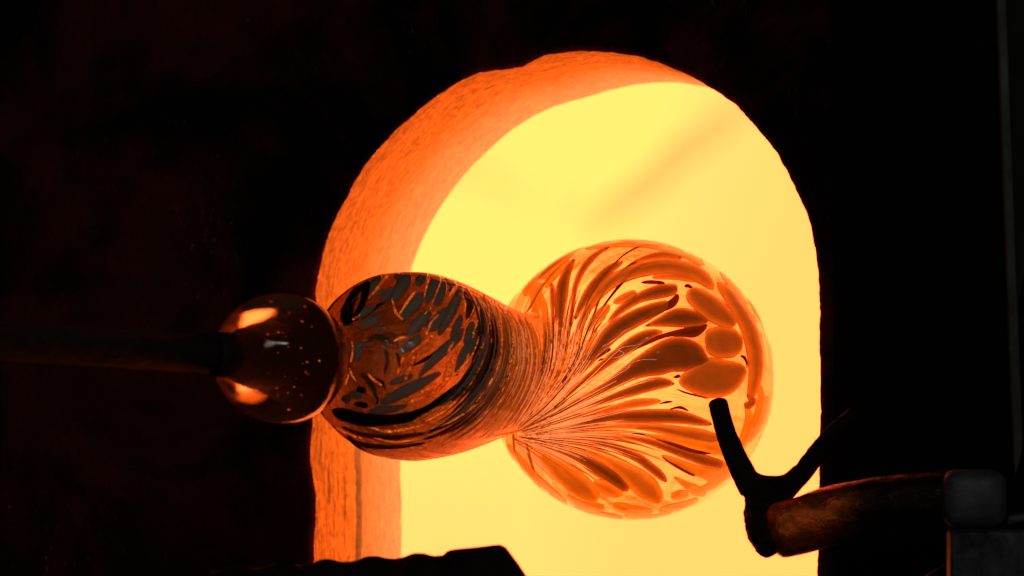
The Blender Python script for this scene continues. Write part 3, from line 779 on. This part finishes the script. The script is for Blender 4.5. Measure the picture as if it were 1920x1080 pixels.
def threads(GS, lo, hi, count, wlo, whi, kinds, lenr, name='drawn_thread', lift=0.00012):
    for i in range(count):
        a = lo + (hi - lo) * (i + R.random()) / count
        c = between(GS, min(a, len(GS) - 1.001))
        t0 = R.uniform(*lenr[0]); t1 = R.uniform(*lenr[1])
        k0, k1 = int(t0 * 39), max(int(t0 * 39) + 6, int(t1 * 39)); k1 = min(k1, 39)
        seg = c[k0:k1 + 1]; wv = R.uniform(wlo, whi)
        ph = R.uniform(0, 9)
        pts = []
        idx = np.linspace(0, len(seg) - 1, 9).astype(int)
        for q, j in enumerate(idx):
            u = q / 8
            pts.append((seg[j][0] + 0.8 * math.sin(ph + u * 5), seg[j][1] + 0.8 * math.cos(ph + u * 4), wv * (0.25 + math.sin(math.pi * min(1, u * 1.05)) ** .7 * 0.9)))
        patch(pts, R.choice(kinds), name, n=30, m=7, proud=0.35, lift=lift)
threads(G, 0, 3.6, 20, 2.6, 5.0, 'Oo', ((0.0, 0.25), (0.55, 1.0)), lift=-0.0002)
threads(G, 3.6, 8, 14, 1.6, 3.0, 'Oo', ((0.0, 0.2), (0.4, 0.7)), lift=-0.0002)
threads(G, 8, 12, 20, 2.0, 4.5, 'O', ((0.0, 0.25), (0.6, 1.0)), lift=-0.0002)
threads(G, 0, 4, 48, 0.6, 1.7, 'bbbolkkl', ((0.02, 0.3), (0.6, 0.98)))
threads(G, 4, 8.2, 44, 0.5, 1.3, 'bbbollk', ((0.02, 0.25), (0.4, 0.75)))
threads(G, 8, 12, 42, 0.5, 1.5, 'boolllk', ((0.0, 0.2), (0.4, 0.9)))
threads(H, 0.1, 1.4, 14, 1.6, 4.0, 'bbkbg', ((0.0, 0.3), (0.6, 1.0)))
threads(H, 0.5, 5, 30, 2.0, 4.2, 'OhoO', ((0.0, 0.3), (0.7, 1.0)), lift=-0.0001)
threads(H, 1.0, 2.4, 20, 0.7, 2.2, 'booOh', ((0.0, 0.4), (0.6, 1.0)))
threads(H, 2.2, 5, 50, 0.8, 2.3, 'OOlobhlO', ((0.0, 0.4), (0.6, 1.0)))
threads(H, 1.5, 4.8, 16, 1.0, 1.8, 'l', ((0.1, 0.4), (0.5, 0.9)), lift=0.0002)
threads(G, 0, 11.8, 84, 0.4, 0.9, 'l', ((0.0, 0.3), (0.45, 0.95)), name='fine_threads', lift=0.0003)
ft = mesh_obj('fine_threads', FINE[0], FINE[1], PM['l'], vessel, attrs={'edge': FINE[2], 'hotness': FINE[3]}); ft['kind'] = 'stuff'

# the same petals and threads carried on round the far side, one mass seen only through the glass
V, Fc, ED, HT = [], [], [], []
def lens_on(i0, th0, ls, lt):
    base = len(V); n, m = 14, 7
    for a in range(n):
        u = a / (n - 1) * 2 - 1
        for b in range(m):
            v = b / (m - 1) * 2 - 1
            i = int(min(NS - 3, max(2, i0 + u * ls)))
            ww = math.sqrt(max(0.01, 1 - u * u)) * (1 - 0.25 * u)
            th = th0 + (tw[i] - tw[i0]) + v * ww * lt / max(PR[i0], .02)
            nrm = (E1 * math.cos(th) + E2 * math.sin(th))
            h = 0.0005 * math.sqrt(max(0, 1 - v * v)) * ww
            V.append(hull_pt(i, th, PR[i] + 0.0003 + h)); ED.append(min(1, (1 - abs(v)) * 1.6, (1 - abs(u)) * 5))
            f = min(1, max(0, (PS[i] / LEN - .34) / .45)); HT.append(f * f * (3 - 2 * f))
    for a in range(n - 1):
        for b in range(m - 1):
            q = base + a * m + b; Fc.append((q, q + 1, q + m + 1, q + m))
view_th = []
for _ in range(420):
    i0 = R.randrange(40, NS - 12); th0 = R.uniform(0, 2 * math.pi)
    p = hull_pt(i0, th0); nrm = (E1 * math.cos(th0) + E2 * math.sin(th0))
    if i0 > NS * .8: nrm = (p - Bc).normalized()
    if nrm.dot((p - CO).normalized()) < 0.12: continue
    if R.random() < (0.8 if i0 > NS * .5 else 0.5): continue
    nk = abs(PS[i0] - 0.183 * SC) < 0.03
    lens_on(i0, th0, R.uniform(14, 26), R.uniform(0.001, 0.002) if nk else R.uniform(0.004, 0.0085))
bk = mesh_obj('far_side_patches', V, Fc, PM['o'], vessel, attrs={'edge': ED, 'hotness': HT})
bk['kind'] = 'stuff'

# ---- solid knob of glass gathered on the pipe end
def revolve(name, pr_, mat, parent, n=96, bumpf=None, attrs=None, cap=True):
    V, Fc, fl = [], [], []
    for i, (s_, r) in enumerate(pr_):
        for j in range(n):
            th = 2 * math.pi * j / n
            d = bumpf(s_, th) if bumpf else 0
            V.append(K + AX * s_ + (E1 * math.cos(th) + E2 * math.sin(th)) * max(r + d, 1e-5))
            fl.append((math.cos(th) * 4, math.sin(th) * 4, s_ * 60))
    m = len(pr_)
    for i in range(m - 1):
        for j in range(n):
            a, b = i * n + j, i * n + (j + 1) % n
            Fc.append((b, b + n, a + n, a))
    if cap:
        Fc.append(tuple(range(n - 1, -1, -1))); Fc.append(tuple(range((m - 1) * n, (m - 1) * n + n)))
    return mesh_obj(name, V, Fc, mat, parent, attrs={'flow': fl, 'hotness': [0.0] * len(V)})
RK = 0.0352
def mat_knob():
    m = mat_glass('dark_amber_knob_glass', ((0.97, 0.88, 0.72), (0.97, 0.88, 0.72)), 1.56, 0.10, emis=False)
    t = m.node_tree; g = [n for n in t.nodes if n.type == 'BSDF_GLASS'][0]; o = [n for n in t.nodes if n.type == 'OUTPUT_MATERIAL'][0]
    e = t.nodes.new('ShaderNodeEmission'); e.inputs[0].default_value = (0.004, 0.0004, 0, 1)  # faint red emission stands in for orange seen refracted in the knob
    a = t.nodes.new('ShaderNodeAddShader'); t.links.new(g.outputs[0], a.inputs[0]); t.links.new(e.outputs[0], a.inputs[1]); t.links.new(a.outputs[0], o.inputs[0])
    return m
kp = []
for k in range(61):
    a = math.pi * (1 - k / 60) 
    s_ = RK * math.cos(a); r = RK * math.sin(a)
    if s_ < 0: s_ *= 1.12; r = max(r, 0)
    kp.append((s_, r))
kp = [(s_, r) for s_, r in kp if 0.0122 < r or s_ > 0]
kp = [(s_, r) for s_, r in kp if r > 0.0060]
knob = revolve('glass_knob', kp, mat_knob(), vessel, 160,
        lambda s_, t: 0.0005 * noise.noise(Vector((math.cos(t) * 1.3, math.sin(t) * 1.3, s_ * 40))) )
# glass film round the joint between knob and bulb
# ---- blowpipe (turns together with the glass stuck on it)
pipe = thing('blowpipe', K - AX * 0.2, 'dark steel blowpipe reaching in from the left edge into the round glass knob', 'blowpipe')
pp = [(-0.75, 0.0100), (-0.5, 0.0100), (-0.2, 0.0101), (-0.12, 0.0101), (-0.075, 0.0102), (-0.054, 0.0104), (-0.050, 0.0108)]
revolve('pipe_tube', [(a, b) for a, b in pp], M_pipe, pipe, 64, lambda s_, t: 0.0002 * noise.noise(Vector((math.cos(t) * 5, math.sin(t) * 5, s_ * 90))))
revolve('pipe_head', [(-0.0498, 0.0100), (-0.0496, 0.0116), (-0.046, 0.0120), (-0.034, 0.0119), (-0.02, 0.0122), (0.0, 0.0140), (0.018, 0.0165), (0.024, 0.0160), (0.0262, 0.0130)], M_pipe, pipe, 64)

# small emissive beads inside the knob, standing in for reflected glints
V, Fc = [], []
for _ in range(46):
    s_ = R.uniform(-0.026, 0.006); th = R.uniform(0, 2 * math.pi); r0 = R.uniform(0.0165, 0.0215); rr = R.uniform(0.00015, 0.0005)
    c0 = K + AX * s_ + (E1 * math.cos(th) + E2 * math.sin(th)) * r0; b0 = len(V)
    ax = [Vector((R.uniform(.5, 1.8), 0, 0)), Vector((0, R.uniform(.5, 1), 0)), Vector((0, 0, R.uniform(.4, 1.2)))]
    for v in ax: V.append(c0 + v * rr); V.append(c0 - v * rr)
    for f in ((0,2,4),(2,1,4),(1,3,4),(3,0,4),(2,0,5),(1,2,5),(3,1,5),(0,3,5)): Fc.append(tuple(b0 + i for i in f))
glints = mesh_obj('painted_glints', V, Fc, PM['h'], vessel, attrs={'edge': [1.0] * len(V), 'hotness': [0.0] * len(V)})
glints['kind'] = 'stuff'
# ---------------------------------------------------------------- swept bars
def sweep(name, path, mat, parent, n=28, rough=0.0, samples=60, flat=1.0, fdir=None, seed=0, freq=220, end_round=True):
    """path: (px, py, depth, half width in px)"""
    P = cat(path, samples)
    pts = [C(a, b, c) for a, b, c, _ in P]; rad = [max(r, .5) / FPX * c for _, _, c, r in P]
    V, Fc = [], []
    prev = None
    rings = []
    T = [(pts[min(i + 1, len(pts) - 1)] - pts[max(i - 1, 0)]).normalized() for i in range(len(pts))]
    seq = []
    if end_round:
        for k in range(4, 0, -1): seq.append((0, -math.sin(k / 5 * math.pi / 2), math.cos(k / 5 * math.pi / 2)))
    seq += [(i, 0, 1) for i in range(len(pts))]
    if end_round:
        for k in range(1, 5): seq.append((len(pts) - 1, math.sin(k / 5 * math.pi / 2), math.cos(k / 5 * math.pi / 2)))
    nf = fdir or FW
    for i, sh, sc_ in seq:
        t = T[i]; a = (nf - t * nf.dot(t)).normalized(); b = t.cross(a)
        for j in range(n):
            th = 2 * math.pi * j / n
            d = a * math.cos(th) * flat + b * math.sin(th)
            p = pts[i] + t * rad[i] * 0.55 * sh + d * rad[i] * sc_
            if rough:
                p = p + d * rough * (fbm(p * freq + Vector((seed, 0, 0)), 4))
            V.append(p)
    m = len(seq)
    for i in range(m - 1):
        for j in range(n):
            x, y = i * n + j, i * n + (j + 1) % n
            Fc.append((x, y, y + n, x + n))
    Fc.append(tuple(range(n - 1, -1, -1))); Fc.append(tuple(range((m - 1) * n, m * n)))
    return mesh_obj(name, V, Fc, mat, parent)

rest = thing('pipe_rest', C(1850, 1080, 2.26), 'forked iron pipe rest on a curved steel arm in front of the glowing opening', 'pipe rest')
fork_bits = [
 sweep('fork', [(1346,756,2.325,18.5),(1359,805,2.322,19),(1374,845,2.318,21),(1391,882,2.315,23),(1408,915,2.312,24)], M_scale, rest, rough=0.0003, flat=0.9),
 sweep('fork', [(1600,776,2.30,13),(1562,812,2.303,16),(1527,857,2.306,19),(1498,893,2.309,19),(1462,926,2.312,24)], M_scale, rest, rough=0.0005, flat=0.9, seed=4),
 sweep('fork', [(1394,878,2.314,12),(1418,900,2.312,14),(1446,907,2.312,15.5),(1474,901,2.312,13),(1496,880,2.31,10)], M_scale, rest, flat=0.9, seed=4),
 sweep('fork', [(1430,905,2.312,22),(1431,930,2.312,32),(1432,955,2.312,36),(1436,985,2.312,38),(1446,1012,2.312,34)], M_scale, rest, rough=0.0014, flat=0.9, seed=8, freq=160),
 sweep('fork', [(1422,950,2.304,22),(1426,985,2.300,27),(1438,1012,2.297,29),(1450,1024,2.297,26)], M_scale, rest, rough=0.0016, seed=22, freq=150),
 sweep('fork', [(1408,925,2.310,11),(1409,960,2.309,13),(1418,1000,2.309,14),(1434,1030,2.312,13)], M_scale, rest, rough=0.0020, seed=12, freq=260)]
bm = bmesh.new()
for o in fork_bits: bm.from_mesh(o.data)
for o in fork_bits[1:]: bpy.data.objects.remove(o)
bm.to_mesh(fork_bits[0].data); bm.free()
rm = fork_bits[0].modifiers.new('forged', 'REMESH'); rm.mode = 'VOXEL'; rm.voxel_size = 0.0007; rm.use_smooth_shade = True
sm = fork_bits[0].modifiers.new('smooth', 'SMOOTH'); sm.factor = 0.5; sm.iterations = 4
# arm: flattened heavy bar, curving away to the clamp at the right
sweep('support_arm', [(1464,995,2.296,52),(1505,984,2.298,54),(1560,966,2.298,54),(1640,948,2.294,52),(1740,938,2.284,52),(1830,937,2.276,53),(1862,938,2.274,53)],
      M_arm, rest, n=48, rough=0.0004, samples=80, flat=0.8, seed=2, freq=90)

def box_cam(name, x0, x1, y0, y1, z0, z1, mat, parent, bev=0.0015, skew=0.0):
    """box between pixel columns x0..x1, rows y0..y1 at depth z0, going back to z1"""
    a, b, c, d = C(x0, y0, z0), C(x1, y0, z0), C(x1 + skew, y1, z0), C(x0 + skew, y1, z0)
    off = FW * (z1 - z0)
    bm = bmesh.new()
    f = [bm.verts.new(p) for p in (a, b, c, d)]; g = [bm.verts.new(p + off) for p in (a, b, c, d)]
    bm.faces.new(f[::-1]); bm.faces.new(g)
    for i in range(4): j = (i + 1) % 4; bm.faces.new((f[i], f[j], g[j], g[i]))
    bmesh.ops.recalc_face_normals(bm, faces=bm.faces[:])
    bmesh.ops.bevel(bm, geom=bm.edges[:], offset=bev, segments=3, affect='EDGES', profile=0.5)
    me = bpy.data.meshes.new(name); bm.to_mesh(me); bm.free(); me.materials.append(mat)
    me.polygons.foreach_set('use_smooth', [True] * len(me.polygons))
    try: me.set_sharp_from_angle(angle=0.6)
    except Exception: pass
    o = bpy.data.objects.new(name, me); col.objects.link(o)
    if parent: o.parent = parent; o.matrix_parent_inverse = parent.matrix_world.inverted()
    return o
box_cam('arm_clamp', 1770, 1891, 883, 991, 2.262, 2.290, M_grey, rest, 0.0075)
box_cam('mounting_block', 1782, 1990, 996, 1200, 2.236, 2.256, M_grey, rest, 0.002)
sweep('clamp_bolt', [(1895,975,2.255,9),(1912,972,2.255,9),(1935,968,2.255,9)], M_grey, rest, n=12)
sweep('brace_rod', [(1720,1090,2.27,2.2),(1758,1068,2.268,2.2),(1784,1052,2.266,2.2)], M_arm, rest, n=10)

# plate, post and panel to the right of the opening
plate = thing('steel_side_plate', W(0.25, -0.3, -0.01), 'flat black steel plate beside the opening right of the arch', 'plate')
u0 = wall_hit(1572, 600)[0]
def wall_box(name, u0, u1, z0, z1, d0, d1, mat, parent):
    P = [W(u, z, d) for d in (d0, d1) for z in (z0, z1) for u in (u0, u1)]
    bm = bmesh.new(); v = [bm.verts.new(p) for p in P]
    for f in ((0,1,3,2),(4,6,7,5),(0,4,5,1),(2,3,7,6),(0,2,6,4),(1,5,7,3)): bm.faces.new([v[i] for i in f])
    bmesh.ops.recalc_face_normals(bm, faces=bm.faces[:])
    bmesh.ops.bevel(bm, geom=bm.edges[:], offset=0.0015, segments=2, affect='EDGES')
    me = bpy.data.meshes.new(name); bm.to_mesh(me); bm.free(); me.materials.append(mat)
    o = bpy.data.objects.new(name, me); col.objects.link(o)
    if parent: o.parent = parent; o.matrix_parent_inverse = parent.matrix_world.inverted()
    return o
wall_box('plate_sheet', u0, u0 + 0.30, -0.6, 0.6, -0.010, 0.004 - 0.0085, M_plate, plate)
post = thing('steel_post', C(1885, 1080, 2.25), 'slim upright grey steel post near the right edge', 'post')
box_cam('post_bar', 1864, 1883, -120, 990, 2.366, 2.374, mat_metal('dark_grey_post_steel', (0.03, 0.035, 0.035), (0.06, 0.065, 0.065), 0.6, 0.2, 30), post, 0.0012, skew=42)
panel = thing('grey_side_panel', C(1950, 1080, 2.34), 'dark grey-green steel panel filling the right edge behind the post', 'panel')
box_cam('panel_sheet', 1874, 2200, -200, 1300, 2.376, 2.384, mat_metal('dark_green_grey_paint', (0.010, 0.012, 0.010), (0.022, 0.026, 0.021), 0.8, 0.0, 12, spec=0.1), panel, 0.001, skew=30)

# ---------------------------------------------------------------- twisted bar in front, lower left
tool = thing('twisted_bar', C(700, 1100, 2.2), 'black twisted iron bar with a scalloped top edge and slanted end at the bottom edge', 'iron bar')
def twisted():
    V, Fc = [], []
    n = 200; A0, A1 = (395, 1119), (842, 1089.5)
    for i in range(n):
        t = i / (n - 1)
        cx, cy_ = A0[0] + (A1[0] - A0[0]) * t, A0[1] + (A1[1] - A0[1]) * t
        c0 = C(cx, cy_ , 2.20)
        # one lobe of the square section comes up every 86 px
        ph = (cx - 614) / 86 * (math.pi / 2)
        for j in range(32):
            a = 2 * math.pi * j / 32
            sq = 1 / max(abs(math.cos(a)), abs(math.sin(a)))
            r = 50 * (0.60 + 0.40 * min(sq, 1.38)) / FPX * 2.2 * (0.985 + 0.02 * noise.noise(Vector((cx * .05, a, 0))))
            th = a + ph + math.pi / 4
            V.append(c0 + UPC * math.sin(th) * r + FW * math.cos(th) * r * 1.0)
    for i in range(n - 1):
        for j in range(32):
            x, y = i * 32 + j, i * 32 + (j + 1) % 32
            Fc.append((x, y, y + 32, x + 32))
    Fc.append(tuple(range(31, -1, -1))); Fc.append(tuple(range((n - 1) * 32, n * 32)))
    return mesh_obj('twisted_shaft', V, Fc, M_scale, tool)
twisted()
def bar_end():
    top = [(828,1043),(838,1034),(850,1030),(890,1026),(930,1021.5),(941,1022.5),(950,1028),(962,1044),(978,1066),(1000,1102),(1030,1160)]
    bot = [(828,1160)]
    V, Fc = [], []
    out = cat(top, 50)
    zs = [2.178, 2.182, 2.186, 2.214, 2.218, 2.222]; ins = [3.0, 0.8, 0, 0, 0.8, 3.0]
    n = len(out)
    for z_, e in zip(zs, ins):
        for (x, y) in out: V.append(C(x - e * (1 if x > 900 else -0.2), y + e + 0.6 * noise.noise(Vector((x * .08, y * .08, z_ * 50))), z_))
        V.append(C(828, 1165, z_))
    m = n + 1
    for k in range(len(zs) - 1):
        for i in range(m):
            a, b = k * m + i, k * m + (i + 1) % m
            Fc.append((a, b, b + m, a + m))
    Fc.append(tuple(range(m - 1, -1, -1))); Fc.append(tuple(range(5 * m, 6 * m)))
    return mesh_obj('bar_end', V, Fc, M_scale, tool)
bar_end()
